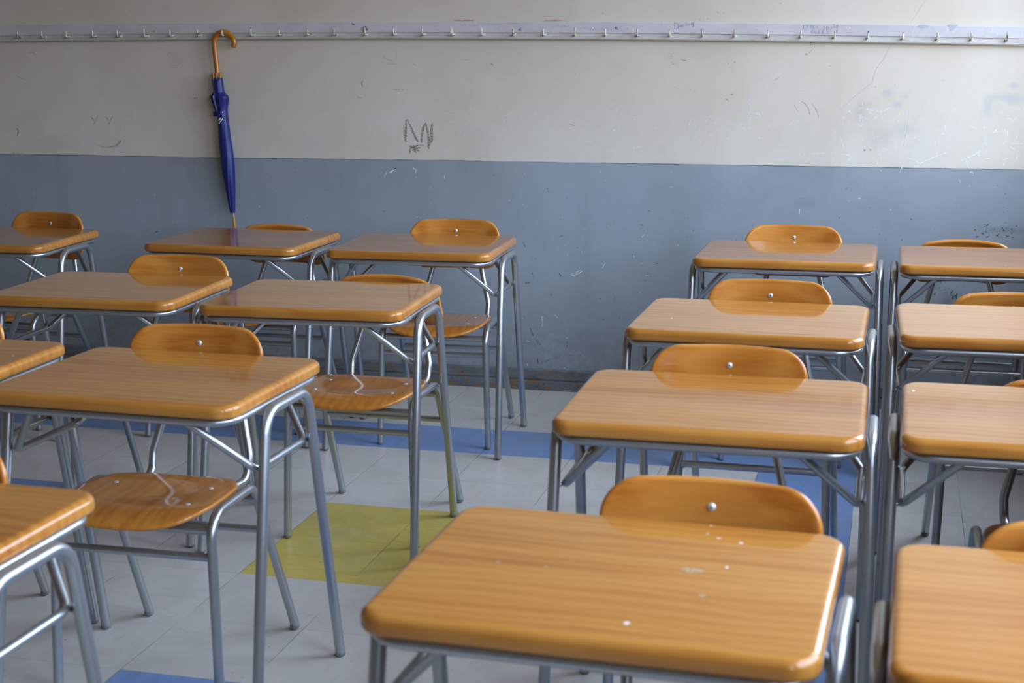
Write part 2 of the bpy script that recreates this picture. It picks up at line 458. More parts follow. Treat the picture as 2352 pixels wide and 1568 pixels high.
def back_outline():
    raw = rrect(.325, .170, .058, 12); pts = []; fine = []
    for i, (x, y) in enumerate(raw):                # split the straight runs so the panel can curve
        x1, y1 = raw[(i+1) % len(raw)]; m = max(1, int(math.hypot(x1-x, y1-y)/.012))
        fine += [(x+(x1-x)*q/m, y+(y1-y)*q/m) for q in range(m)]
    for x, y in fine:
        pts.append((x, y+.0065*(1-(x/.1625)**2)*(1 if y > 0 else 0) - (.002 if y > 0 else 0)))
    k = len(pts); out = []
    for i in range(k):
        (x0, y0), (x1, y1) = pts[i-1], pts[(i+1) % k]; l = math.hypot(x1-x0, y1-y0) or 1
        out.append((*pts[i], (y1-y0)/l, -(x1-x0)/l))
    return out
SX0, SX1 = .177, .187
def make_chair(tilt, zc, yc):
    """faces -y; tilt > 0 leans the backrest's top forwards; zc/yc place its middle"""
    root = empty('school_chair', (0, 0, 0))
    # seat: dished plywood with a rolled front edge
    def so(s):
        o = []
        for x, y, nx, ny in superell(.170, .150, 3.6):
            yy = y
            if y < 0: yy = y-.012*(1-(x/.170)**2)          # front edge bows outwards
            o.append((x*s*(1-.06*(y > 0)*(y/.15)**2), yy*s, nx, ny))
        return o
    def sz(x, y, off):
        z = .4035 + .006*(x/.17)**2
        t = max(0, (-y-.07)/.092); z -= .020*t*t
        t2 = max(0, (y-.02)/.13); z -= .003*t2*t2
        z -= .006*math.exp(-((x/.09)**2+((y-.0)/.08)**2))
        return (x, y-.100, z+.0065+off)
    seat = panel(so, sz, .010, .004).build('seat', M_WOODS, root, 50)
    for x, y in ((-.112, .055), (.112, .055), (-.112, -.058), (.112, -.058)):
        mb = MB(); p = sz(x, y, .005); mb.dome((p[0], p[1], p[2]-.0004), (0, 0, 1), .0062, .0026); mb.build('rivet', M_RIVET, seat)
    for sx in (-1, 1):
        X0, X1 = sx*SX1, sx*SX0
        pts = [(X0, -.207, .006), (X1, -.190, .405), (X1, .026, .405), (X0, .210, .006)]
        a, b = half_leg(pts, [.055, .050])
        for path, p, q in ((a, (X0, -.207, 0), pts[1]), (b, (X0, .210, 0), pts[2])):
            mb = MB(); mb.tube(path, .0105, 16); leg = mb.build('leg', M_METAL, root, 60)
            mb = MB(); foot(mb, p, q, .0110); mb.build('foot_cap', M_RUBBER, leg)
    def bar(x, y, z, r=.0085):
        mb = MB(); xs = [-x, -x+.018, -x+.035, x-.035, x-.018, x]
        mb.tube([(q, y, z) for q in xs], r, 12)
        mb.build('stretcher', M_METAL, root, 60)
    bar(.179, -.193, .318); bar(.181, .079, .287)
    bar(.177, -.183, .372, .0095); bar(.177, .036, .372, .0095)
    # bolts under the seat
    # back support: one tube from under the seat up to the rivet and down again
    ct, s_t = math.cos(tilt), math.sin(tilt)
    def bp(u, v, back):                        # a point on the backrest's plane: u across, v up, back = behind the face
        return Vector((u, yc-v*s_t+back*ct, zc+v*ct+back*s_t))
    up = bp(.078, -.045, .022); tp = bp(.062, .056, .018)
    pts = [(.102, .010, .384), (.117, .128, .384), (.119, .146, .432), up, tp]
    pts = pts+[Vector((-Vector(p).x, Vector(p).y, Vector(p).z)) for p in reversed(pts)]
    mb = MB(); mb.tube(fillet(pts, [.035, .05, .05, .035, .035, .05, .05, .035], 7), .0092, 14)
    mb.build('back_support', M_METAL, root, 60)
    def bo(s): return [(x*s, y*s*(1 if y < 0 else 1), nx, ny) for x, y, nx, ny in back_outline()]
    def bz(x, y, off):
        sag = .026*(x/.1625)**2
        p = bp(x, y, -sag-off); return (p.x, p.y, p.z)
    back = panel(bo, bz, .014, .0068).build('backrest', M_WOODB, root, 50)
    c = bp(0, .047, -.0062); n = bp(0, .047, -1.0062)-c
    mb = MB(); mb.dome(c, n, .0068, .0042); mb.dome(c+n*.0036, n, .0020, .0012, 1, 8)
    mb.build('rivet', [M_RIVET, M_RIVET_D], back)
    return root

# ------------------------------------------------------------------ rows of desks and chairs
# key: desk x, y, turn | chair x, y (from the desk's middle), turn, kind of back
ROWS = {
 'A1': (-1.4583, -.2939, .0511, .002, .143, -.17, 'up'), 'A2': (-.5828, -.1568, -.0128, .012, .150, 0, 'fwd'), 'A3': (.0729, -.1606, .0454, .046, .109, .02, 'up'),
 'B1': (-.5187, -1.1702, .0356, .079, .110, 0, 'up'), 'B2': (.1217, -1.1767, .0453, .085, .146, -.05, 'fwd'),
 'C1': (-.4862, -2.1288, .0214, -.073, .120, .12, 'up'), 'C2': (.1424, -2.1537, -.0264, -.042, .110, .045, 'up'),
 'D2': (.1652, -3.1221, -.014, -.075, .110, 0, 'up'),
 'E1': (1.2750, -.0945, -.0025, .000, .110, 0, 'up'), 'E2': (1.2739, -1.2511, -.0126, .019, .110, 0, 'up'),
 'E3': (1.2946, -2.1162, .0053, -.006, .112, 0, 'up'), 'E4': (1.2790, -3.0625, -.0292, .081, .112, 0, 'up'),
 'F1': (1.8985, -.1020, .0128, -.068, .170, 0, 'fwd'), 'F2': (1.9000, -1.1832, .0294, .022, .175, 0, 'low'),
 'F3': (1.9125, -2.0932, -.0043, .052, .135, 0, 'fwd'), 'F4': (1.9040, -3.0800, -.0106, -.009, .115, 0, 'mid'),
}
DESK_L = {
 'A1': 'wooden school desk at the far left end of the row nearest the wall',
 'A2': 'wooden school desk straight below the hanging blue umbrella, its top reflecting blue',
 'A3': 'wooden school desk in the back row, right of the umbrella desk, beside the aisle',
 'B1': 'wooden school desk in front of the umbrella desk, its left end cut by the frame',
 'B2': 'wooden school desk on the left of the aisle, second row, before a tilted chair back',
 'C1': 'wooden school desk with only its right corner showing at the left edge, third row',
 'C2': 'large wooden school desk at front left with a whole chair seat showing below it',
 'D2': 'nearest left wooden school desk, blurred, its right corner at the lower left edge',
 'E1': 'wooden school desk right of the aisle in the row nearest the wall',
 'E2': 'wooden school desk right of the aisle, second row, with one white speck on top',
 'E3': 'wooden school desk right of the aisle, third row, behind the biggest nearest desk',
 'E4': 'biggest nearest wooden school desk at bottom centre with white paint flecks on top',
 'F1': 'wooden school desk at the right edge in the row nearest the wall',
 'F2': 'pale topped wooden school desk cut by the right edge, second row from the wall',
 'F3': 'wooden school desk cut by the right edge with a pale worn spot in one corner',
 'F4': 'nearest wooden school desk cut off at the bottom right corner, blurred',
}
CHAIR_L = {
 'A1': 'wooden school chair with upright backrest behind the far left desk of the back row',
 'A2': 'wooden school chair with low tilted backrest behind the desk below the umbrella',
 'A3': 'wooden school chair against the wall left of the aisle, upright backrest and seat in view',
 'B1': 'wooden school chair between the umbrella desk and the desk in front of it',
 'B2': 'wooden school chair with tilted backrest left of the aisle, seat showing in second row',
 'C1': 'wooden school chair of which a backrest end shows at the left edge, third row',
 'C2': 'wooden school chair with seat fully in view under the large front left desk',
 'D2': 'wooden school chair whose rounded backrest corner shows behind the nearest left desk',
 'E1': 'wooden school chair right of the aisle in the back row, upright against the wall',
 'E2': 'wooden school chair with upright backrest, second row right of the aisle',
 'E3': 'wooden school chair with upright backrest, third row right of the aisle',
 'E4': 'largest nearest wooden school chair backrest, behind the bottom centre desk',
 'F1': 'wooden school chair with dark tilted backrest at the far right of the back row',
 'F2': 'wooden school chair with low backrest cut by the right edge, second row',
 'F3': 'wooden school chair with dark tilted backrest corner at the right edge, third row',
 'F4': 'wooden school chair with backrest corner at the lower right edge behind the nearest right desk',
}
KIND = {'up': (math.radians(-4), .6395, .168), 'fwd': (math.radians(30), .617, .158), 'low': (math.radians(10), .611, .160), 'mid': (math.radians(9), .626, .162)}
desk0 = None; chair0 = {}
for k, (x, y, a, ux, uy, ca, kind) in ROWS.items():
    if desk0 is None: desk0 = d = make_desk()
    else: d = copy_tree(desk0)
    d.location = (x, y, 0); d.rotation_euler = (0, 0, a)
    tag(d, DESK_L[k], 'desk', 'school desks standing in rows')
    if kind not in chair0: c = chair0[kind] = make_chair(*KIND[kind])
    else: c = copy_tree(chair0[kind])
    c.location = (x+ux*math.cos(a)-uy*math.sin(a), y+ux*math.sin(a)+uy*math.cos(a), 0); c.rotation_euler = (0, 0, a+ca)
    tag(c, CHAIR_L[k], 'chair', 'school chairs tucked behind the desks')
    ROWS[k] = (*ROWS[k], d)

# flecks of paint and worn spots on three of the tops (their own mesh)
M_FLECK = simple('white_paint_fleck', (.80, .78, .76), .5)
def flecks(k, spots):
    d = ROWS[k][-1]; a = d.rotation_euler.z
    top = [c for c in d.children if c.name.startswith('desktop')][0]
    me = top.data.copy(); top.data = me
    mb = MB()
    for px, py, rx, ry, mi in spots:
        dv = FW + RT*((px-1176)/F_PX) - UP*((py-784)/F_PX); p = CAM+dv*((H-CAM.z)/dv.z)
        q = Matrix.Rotation(-a, 3, 'Z') @ (p-Vector((d.location.x, d.location.y, 0)))
        mb.add([(q.x+rx*math.cos(2*PI*j/9)*random.uniform(.7, 1.2), q.y+ry*math.sin(2*PI*j/9)*random.uniform(.7, 1.2), H+.0002) for j in range(9)], [tuple(range(9))], mi)
    nv = len(me.vertices)
    vs = [tuple(v.co) for v in me.vertices]+mb.v; fs = [tuple(p.vertices) for p in me.polygons]; ms = [p.material_index for p in me.polygons]
    m2 = MB(); m2.v = vs; m2.f = fs+[tuple(i+nv for i in f) for f in mb.f]; m2.m = ms+mb.m
    n = m2.build('desktop', [M_WOOD, M_LINE, M_FLECK, M_SMEAR, M_BROWN], d, 35)
    nm = top.name; bpy.data.objects.remove(top); n.name = nm
flecks('E4', [(1633, 1207, .0012, .0025, 2), (1651, 1236, .004, .002, 2), (1702, 1247, .0032, .003, 2), (1626, 1226, .003, .001, 2), (1669, 1303, .0026, .003, 2),
              (1590, 1310, .016, .010, 3), (1440, 1431, .0035, .0045, 2), (1256, 1300, .004, .003, 3), (1142, 1290, .006, .004, 3), (1614, 1368, .006, .005, 3)])
flecks('E2', [(1543, 731, .0022, .003, 2)])
flecks('C1', [(30, 817, .0028, .003, 2)])
flecks('F3', [(2095, 892, .006, .010, 3), (2098, 897, .003, .006, 2)])
flecks('F1', [(2311, 609.5, .0035, .003, 4)])
flecks('F2', [(2308, 769, .0025, .002, 4), (2140, 724, .0012, .001, 4)])

# ------------------------------------------------------------------ the room
XL, XR, YF, ZC = -4.6, 2.255, -8.0, 3.05
mb = MB(); mb.box((XL-.2, YF-.2, -.1), (XR+.3, WALL_Y+.2, 0)); tag(mb.build('floor', M_FLOOR, smooth=0), kind='structure')
mb = MB(); mb.box((XL-.2, YF-.2, ZC), (XR+.3, WALL_Y+.2, ZC+.1)); tag(mb.build('ceiling', M_CEIL, smooth=0), kind='structure')
mb = MB(); mb.box((XL-.15, YF, 0), (XL, WALL_Y, ZC)); tag(mb.build('wall_left', M_WALL2, smooth=0), kind='structure')
mb = MB(); mb.box((XL-.15, YF-.15, 0), (XR+.22, YF, ZC)); tag(mb.build('wall_front', M_WALL2, smooth=0), kind='structure')
# right wall with its row of windows
SILL, HEAD = .91, 2.72
WINS = [(-1.85, .42), (-4.05, -2.15), (-5.7, -4.6)]
mb = MB()
mb.box((XR, YF, 0), (XR+.2, WALL_Y+.15, SILL)); mb.box((XR, YF, HEAD), (XR+.2, WALL_Y+.15, ZC))
ys = [YF]+[v for w in reversed(WINS) for v in w]+[WALL_Y+.15]
for i in range(0, len(ys), 2): mb.box((XR, ys[i], SILL), (XR+.2, ys[i+1], HEAD))
tag(mb.build('wall_right', M_WALL2, smooth=0), kind='structure')
for i, (y0, y1) in enumerate(WINS):
    mb = MB(); x0, x1 = XR+.07, XR+.12; t = .045
    mb.box((x0, y0, SILL), (x1, y1, SILL+t)); mb.box((x0, y0, HEAD-t), (x1, y1, HEAD))
    n = 3
    for k in range(n+1):
        yy = y0+(y1-y0-t)*k/n; mb.box((x0, yy, SILL+t), (x1, yy+t, HEAD-t))
    zt = SILL+1.25; 
    for k in range(n):
        ya = y0+(y1-y0-t)*k/n+t; yb = y0+(y1-y0-t)*(k+1)/n; mb.box((x0, ya, zt), (x1, yb, zt+t))
    tag(mb.build('window_%d' % (i+1), M_FRAME, smooth=0), kind='structure')
    li = bpy.data.lights.new('window_daylight', 'AREA'); li.shape = 'RECTANGLE'; li.size = HEAD-SILL; li.size_y = y1-y0
    li.cycles.is_portal = True
    lo_ = bpy.data.objects.new('window_daylight', li); C.objects.link(lo_)
    lo_.location = (XR+.19, (y0+y1)/2, (SILL+HEAD)/2); lo_.rotation_euler = (0, PI/2, 0)

# back wall with everything drawn and scratched on it
wall = MB(); wall.box((XL-.15, WALL_Y, 0), (XR+.2, WALL_Y+.15, ZC))
WM = [M_WALL, M_SCR, M_SCRB, M_GRAPH, M_PEN, M_BROWN, M_RED, M_DARK, M_CRACK, M_BLUEPEN]
def ribbon(mb, P, w, mat, nrm=Vector((0, -1, 0)), lift=.0004):
    """flat mark following points P (world, on a plane facing -y), w metres wide, tapering"""
    P = [Vector(p)+nrm*lift for p in P]; n = len(P); vs = []
    for i, p in enumerate(P):
        t = (P[min(i+1, n-1)]-P[max(i-1, 0)]); t = t.normalized() if t.length > 1e-9 else Vector((1, 0, 0))
        s = t.cross(nrm).normalized(); k = w[i] if isinstance(w, (list, tuple)) else w*(.55 if i in (0, n-1) else 1)
        vs += [p+s*k/2, p-s*k/2]
    mb.add(vs, [(2*i, 2*i+1, 2*i+3, 2*i+2) for i in range(n-1)], mat)
PXM = 1/575.
cnt = [0]
def wl(pts, wpx, mat):                          # a line on the back wall through photo points
    cnt[0] += 1
    k = 1.1 if mat == 3 else .75 if mat == 4 else .7
    ribbon(wall, [on_plane(px, py, WALL_Y) for px, py in pts], [v*PXM*k for v in wpx] if isinstance(wpx, list) else wpx*PXM*k, mat, lift=.0003+.0000015*cnt[0])
def curve(p0, p1, bend, n=7):
    (x0, y0), (x1, y1) = p0, p1; out = []
    for k in range(n):
        t = k/(n-1); b = bend*4*t*(1-t)
        l = math.hypot(x1-x0, y1-y0) or 1
        out.append((x0+(x1-x0)*t-(y1-y0)/l*b, y0+(y1-y0)*t+(x1-x0)/l*b))
    return out
# crayon zigzag like an M with a filled dot under it
wl([(933, 274), (932, 300), (931, 322), (934, 326)], 5, 3); wl([(935, 273), (945, 295), (955, 317), (961, 326)], 4.5, 3)
wl([(968, 328), (969, 312), (973, 292), (977, 283)], 5, 3); wl([(978, 282), (982, 300), (985, 320), (984, 336), (986, 342)], 4.5, 3)
wl([(993, 281), (991, 300), (992, 320), (986, 334)], 6, 3)
for k in range(11):
    a = k*.9; wl(curve((955+9*math.cos(a)-6, 341+6*math.sin(a*1.3)), (955+11*math.cos(a+2.3), 341+8*math.sin(a+2.5)), 2.5), 4, 3)
wl([(942, 353), (941, 345), (947, 336)], 4, 3); wl([(958, 334), (966, 334), (974, 334)], 3, 3)
# smudged face: two crosses and a mouth
for px in (217, 251):
    wl([(px-8, 268), (px, 277)], 8, 4); wl([(px+8, 266), (px-2, 286)], 5, 4)
wl([(222, 333), (235, 338), (252, 338), (268, 334), (278, 323)], [1.5, 2, 3, 7, 6], 4)
# small doodles and spots
wl(curve((64, 122), (82, 126), -4), 2, 4); wl(curve((36, 171), (60, 184), 2), 1.6, 4)
wl([(39, 294), (42, 302), (40, 312)], 4, 7)
wl([(28, 347), (34, 351)], 2, 7)
for x in range(29, 56, 4): wl([(x, 350+random.uniform(-1, 1)), (x+2, 353), (x+4, 351)], 1.8, 7)
for a, b, w, m_ in (((446, 226), (453, 225), 4, 7), ((830, 186), (833, 199), 5, 5), ((833, 190), (834, 184), 2, 5), ((820, 222), (830, 224), 3, 5), ((905, 205), (928, 206), 2, 6),
        ((1127, 146), (1133, 149), 4, 6), ((1565, 137), (1576, 139), 4, 5), ((1384, 28), (1386, 33), 3, 5), ((1670, 142), (1674, 147), 2, 5), ((1685, 143), (1690, 141), 3, 5),
        ((1680, 216), (1684, 218), 4, 5), ((1665, 226), (1674, 231), 3, 5), ((1660, 30), (1661, 29), 3, 5), ((1646, 28), (1650, 30), 2, 5), ((1623, 42), (1626, 43), 3, 5),
        ((1848, 125), (1855, 124), 5, 5), ((1855, 124), (1865, 114), 2, 5), ((1880, 169), (1884, 170), 2, 5), ((1984, 343), (1988, 346), 6, 6), ((1996, 343), (2001, 345), 5, 6),
        ((1308, 284), (1320, 289), 2, 6), ((1060, 136), (1085, 138), 1.4, 4)):
    wl([a, ((a[0]+b[0])/2, (a[1]+b[1])/2+.5), b], w, m_)
wl([(1860, 93), (1874, 94)], 6, 7); wl([(1863, 95), (1862, 104)], 4, 7)                       # broken plaster under the rail
# pencilled notes, curved scuffs
for p in ([(1536, 122), (1542, 124), (1540, 130), (1546, 128)], [(1536, 134), (1545, 133)], [(1541, 144), (1547, 141), (1550, 146), (1544, 147), (1553, 149)]): wl(p, 1.4, 4)
wl(curve((1841, 232), (1860, 264), -5), 2.4, 4); wl(curve((1865, 239), (1880, 272), -4), 2, 4); wl(curve((1824, 239), (1836, 258), 1), 1.6, 4)
wl(curve((1775, 184), (1792, 175), 2), 1.4, 4); wl(curve((1780, 183), (1790, 180), 1), 1, 4)
wl(curve((880, 128), (905, 140), 3), 1.5, 4); wl(curve((885, 150), (908, 148), -2), 1.5, 4); wl([(912, 115), (910, 132)], 1.2, 4)
wl([(380, 128), (392, 120), (400, 134), (410, 124)], 1.2, 4); wl(curve((395, 150), (418, 140), 4), 1.4, 4)
# hairline crack down the wall, the deep score and the row of nail holes
wl([(2126, 0), (2117, 12), (2112, 22), (2100, 40), (2090, 52)], 1.2, 8)
wl([(2050, 100), (2042, 110), (2036, 122), (2030, 136), (2020, 148), (2012, 160), (2008, 172), (2004, 188), (1990, 200), (1965, 220), (1950, 232), (1930, 252)], 1.2, 8)
wl([(2086, 254), (2083, 282), (2076, 320), (2073, 336)], 1.6, 2); wl([(2087.5, 254), (2084.5, 282), (2077.5, 320), (2074.5, 336)], .9, 8)
for px, py in ((2290, 425), (2309, 445), (2305, 475), (2306, 486), (2310, 510), (2311, 522), (2312, 540)): wl([(px-1, py), (px+1, py+1.5)], 3, 7)
# rubbed white patches
for pts, w in (([(1722, 226), (1724, 240), (1722, 262), (1722, 298)], 7), ([(1716, 255), (1718, 275)], 5), ([(1700, 280), (1704, 290), (1712, 300)], 9), ([(1734, 260), (1742, 262), (1746, 272)], 11),
        ([(1976, 262), (1978, 275), (1981, 288)], 11), ([(1972, 248), (2000, 252), (2028, 257)], 5), ([(1998, 255), (2003, 266)], 14), ([(2022, 262), (2028, 276)], 10),
        ([(2262, 308), (2265, 330), (2266, 352)], 6), ([(1862, 353), (1872, 353), (1893, 352)], 5), ([(1725, 376), (1745, 377)], 3), ([(1590, 368), (1618, 368)], 2),
        ([(1536, 352), (1540, 352)], 7), ([(1441, 352), (1448, 352)], 3)):
    wl(pts, w, 1)
for pts, w in (([(904, 390), (910, 386), (896, 396)], 7), ([(888, 395), (882, 408)], 3), ([(948, 386), (956, 390), (954, 397)], 4), ([(1837, 480), (1836, 493)], 2.5), ([(2228, 396), (2232, 393), (2236, 398)], 3),
        ([(2084, 363), (2100, 367), (2112, 376), (2140, 363), (2180, 348)], 1.6), ([(2210, 368), (2240, 354), (2252, 346)], 2.5), ([(2280, 305), (2310, 298)], 2), ([(2325, 330), (2352, 330)], 2.5)):
    wl(pts, w, 2)
# hundreds of small knocks and scratches in the worn zone
rnd = random.Random(11)
def scr(n, x0, x1, y0, y1, mats, lmin, lmax, wmin, wmax, slant=None):
    for _ in range(n):
        x, y = rnd.uniform(x0, x1), rnd.uniform(y0, y1); a = rnd.gauss(slant, .5) if slant is not None else rnd.uniform(0, PI)
        l = rnd.uniform(lmin, lmax)*rnd.random()
        wl(curve((x, y), (x+l*math.cos(a), y+l*math.sin(a)), rnd.gauss(0, .08)*l, 4), rnd.uniform(wmin, wmax), rnd.choice(mats))
scr(120, 1900, 2350, 235, 378, [1, 2, 2], 4, 34, .8, 2.0)
scr(60, 1500, 1900, 255, 368, [1, 1, 2], 3, 26, .7, 1.7)
scr(75, 1020, 1500, 235, 362, [1, 1, 2], 4, 34, .8, 1.8, -.5)
scr(40, 780, 1020, 220, 355, [1], 4, 40, .8, 2.0, .2)
scr(50, 20, 760, 200, 350, [1], 4, 38, .8, 1.8, .1)
scr(26, 150, 2300, 110, 220, [4, 4, 5], 2, 14, .8, 1.6)
scr(24, 150, 2300, 2, 44, [4, 5], 2, 10, .8, 1.6)
scr(70, 600, 2300, 385, 560, [7, 7, 1, 2, 4], 2, 16, .8, 2.2)
scr(45, 20, 700, 365, 560, [7, 4, 1], 2, 14, .8, 2.0)
scr(70, 1190, 1640, 560, 850, [7, 7, 4, 1, 2], 3, 26, .9, 2.4)
scr(22, 600, 1190, 620, 830, [7, 2, 4], 3, 16, .9, 2.2)
scr(34, 2235, 2345, 514, 548, [7], 4, 18, 1.5, 3.5, 0)
scr(30, 2120, 2215, 640, 700, [7], 4, 16, 2, 6, 1.5)
scr(26, 1560, 2200, 500, 560, [7], 3, 12, 1, 2.5, 0)
wl(curve((1311, 634), (1338, 622), 1), 2.2, 2); wl(curve((1310, 630), (1336, 618), 1), 1.6, 2)
wl([(1222, 625), (1226, 638)], 3, 7); wl(curve((1216, 748), (1242, 792), 3), 2.4, 7); wl([(1245, 725), (1246, 750)], 3.5, 2)
wl(curve((1245, 834), (1272, 822), -1), 1.6, 7); wl(curve((1326, 808), (1346, 822), -2), 5, 4); wl(curve((1303, 782), (1301, 802), -1), 2, 7)
wl([(357, 534), (360, 531), (364, 532)], 2.5, 7); wl([(356, 542), (358, 543)], 2.5, 7); wl([(366, 542), (368, 543)], 2.5, 7)
tag(wall.build('wall_back', WM, smooth=0), kind='structure')

# baseboard of the back wall, two stepped mouldings
mb = MB()
bp_ = [(0, .082), (.006, .082), (.010, .078), (.0105, .044), (.007, .041), (.0075, .037), (.014, .034), (.0155, .004), (.0155, 0), (0, 0)]
xs = [XL+(XR-XL)*k/60 for k in range(61)]
mb.rings([[(x, WALL_Y-p, z) for p, z in bp_] for x in xs])
tag(mb.build('baseboard_back', M_BASE, smooth=25), kind='structure')

# ------------------------------------------------------------------ coat rail with its row of hooks
rail = empty('coat_rail', (0, WALL_Y, 1.38))
tag(rail, 'long painted wooden coat rail with a row of chipped hooks along the wall top', 'coat rack')
def ztop(x): return 1.4165-.0042*(x+.55)-.0042*(x+.55)**2 if x > -.55 else 1.4165-.0016*(x+.55)**2
def rail_part(name, prof, mat, extra=None, mats=None):
    mb = MB(); xs = [-3.2+5.44*k/58 for k in range(59)]
    mb.rings([[(x, -p, ztop(x)+z-1.38) for p, z in prof] for x in xs])
    if extra: extra(mb)
    return mb.build(name, mats or mat, rail, 30)
RAIL_Y = WALL_Y-.0142
def writing(mb):
    n = [0]
    def rl(pts, w, m):
        n[0] += 1
        P = [on_plane(px, py, RAIL_Y)-Vector((0, WALL_Y, 1.38)) for px, py in pts]
        ribbon(mb, P, w*PXM, m, lift=.0003+.000002*n[0])
    # "Darling"
    D_ = [[(1549, 54), (1550, 66)], [(1547, 53), (1556, 53), (1559, 58), (1557, 64), (1549, 67)], [(1566, 58), (1562, 58), (1561, 62), (1565, 61), (1567, 57), (1567, 62)],
          [(1569, 57), (1570, 61)], [(1569, 58), (1572, 56)], [(1575, 50), (1576, 60)], [(1579, 55), (1580, 59)], [(1579, 51), (1579.6, 51.6)], [(1582, 55), (1583, 59)], [(1582, 56), (1585, 54), (1586, 58)],
          [(1592, 52), (1588, 53), (1588, 57), (1592, 56), (1592, 52), (1593, 61), (1589, 62)]]
    for s in D_: rl(s, 1.3, 1)
    # "EFREN 20 AÑO / SALE EN"
    def glyph(ch, x, y, h):
        w = h*.62; G = {'E': [[(1, 0), (0, 0), (0, 1), (1, 1)], [(0, .5), (.8, .5)]], 'F': [[(1, 0), (0, 0), (0, 1)], [(0, .5), (.8, .5)]],
            'R': [[(0, 1), (0, 0), (1, .1), (1, .45), (0, .55), (1, 1)]], 'N': [[(0, 1), (0, 0), (1, 1), (1, 0)]], '2': [[(0, .15), (.5, 0), (1, .2), (.8, .5), (0, 1), (1, 1)]],
            '0': [[(.5, 0), (0, .3), (.1, .85), (.6, 1), (1, .7), (.9, .2), (.5, 0)]], 'A': [[(0, 1), (.5, 0), (1, 1)], [(.2, .6), (.8, .6)]], '~': [[(0, -.25), (.35, -.4), (.65, -.2), (1, -.35)]],
            'S': [[(1, .1), (.3, 0), (.1, .35), (.9, .6), (.7, 1), (0, .9)]], 'L': [[(0, 0), (0, 1), (.9, 1)]], 'O': [[(.5, 0), (0, .4), (.2, 1), (.9, .9), (1, .3), (.5, 0)]]}
        for s in G[ch]: rl([(x+a*w, y+b*h) for a, b in s], 1.1, 1)
    for ch, x, y, h in [('E', 1845, 58, 8), ('F', 1853, 58, 8), ('R', 1861, 58, 7), ('E', 1868, 59, 7), ('N', 1875, 58, 7), ('2', 1891, 61, 7), ('0', 1898, 61, 7), ('A', 1907, 60, 7), ('N', 1914, 58, 6), ('~', 1914, 58, 6), ('O', 1921, 57, 6),
                        ('S', 1863, 71, 6), ('A', 1869, 71, 6), ('L', 1875, 71, 6), ('E', 1880, 71, 6), ('E', 1889, 70, 8), ('N', 1898, 70, 8)]: glyph(ch, x, y, h)
    r2 = random.Random(5)
    # faint illegible pen writing
    for x0, x1, y, h in ((1058, 1072, 54, 6), (1078, 1100, 56, 6), (1120, 1134, 53, 5), (1136, 1155, 54, 4), (1166, 1194, 51, 7), (1276, 1310, 57, 6), (1328, 1352, 61, 7), (1356, 1366, 62, 6), (1380, 1406, 63, 6), (1408, 1425, 60, 8)):
        x = x0; pts = []
        while x < x1:
            pts += [(x, y+r2.uniform(0, h)), (x+1.5, y+r2.uniform(0, h)*.8)]; x += 3.2
        rl(pts, 1.2, 2)
    for x, y in ((812, 54), (1193, 66), (1417, 66)):
        for k in range(4): rl([(x+r2.uniform(-5, 5), y+r2.uniform(-5, 5)) for _ in range(3)], 2, 1)
    # scraped paint, red lines along the top edge, knocks
    for k in range(10): rl([(2108+r2.uniform(-2, 8), 58+k), (2124+r2.uniform(-2, 12), 58+k*.9)], 3, 2) if k < 8 else None
    for k in range(9): rl([(2177+r2.uniform(-2, 2)+k*.6, 57+k*1.6), (2200-k*1.4, 58+k*1.4)], 3, 2)
    for a, b in (((1043, 46.5), (1091, 46.5)), ((1250, 46), (1297, 46.5))): rl([a, ((a[0]+b[0])/2, a[1]), b], 2.2, 3)
    for a, b in (((2102, 58), (2096, 78)), ((2150, 70), (2154, 77)), ((2258, 67), (2257, 80)), ((2280, 68), (2277, 76)), ((2177, 62), (2174, 76)), ((2196, 66), (2188, 76))): rl([a, b], 1.3, 4)
    for k in range(9):
        a0 = k*2*PI/9; rl([(1916+10*math.cos(a0), 70+8*math.sin(a0)), (1916+10*math.cos(a0+.5), 70+8*math.sin(a0+.5))], 1.6, 5 if k > 3 else 4)
    for _ in range(60):
        x = r2.uniform(10, 2340); y = r2.uniform(0, 20)+(60-12*math.sin(PI*x/2352)); rl([(x, y), (x+r2.uniform(-4, 4), y+r2.uniform(-3, 3))], r2.uniform(.8, 2), r2.choice([2, 4, 4, 5]))
    # plugged holes and the screw head
    for px, py, rr, m in ((838, 66, .0105, 6), (843, 67, .004, 7), (1922, 72, .0045, 5), (1361, 66, .0055, 4), (1362.5, 67, .003, 5), (354, 72, .0035, 5)):
        p = on_plane(px, py, RAIL_Y)-Vector((0, WALL_Y, 1.38)); n[0] += 1
        mb.add([(p.x+rr*math.cos(2*PI*j/14), -.0145-.0004-.00001*n[0], p.z+rr*math.sin(2*PI*j/14)) for j in range(14)], [tuple(range(14))], m)
rail_part('backboard', [(0, 0), (.011, 0), (.0142, -.003), (.0142, -.0395), (0, -.0395)], None, writing,
          [M_RAIL, M_BLUEPEN, M_BLUEFAINT, M_RED, M_SCRB, M_BROWN, simple('grey_filler', (.30, .30, .31), .7), M_HOLE])
rail_part('moulding', [(0, -.0397), (.010, -.0397), (.0100, -.0515), (.0165, -.0525), (.0205, -.0560), (.0205, -.0600), (.0175, -.0640), (0, -.0645)], M_LIP)
HK = [-1.913, -1.801, -1.687, -1.572, -1.457, -1.337, -1.224, -1.103, -.994, -.875, -.757, -.640, -.527, -.404, -.287, -.170, -.052, .066, .186, .304, .421, .538, .656, .777, .896, 1.012, 1.130, 1.247, 1.364, 1.480, 1.600, 1.716, 1.831, 1.946]
TALL = (5, 9, 12, 20, 33)
rh = random.Random(3)
UMB_HOOK = None
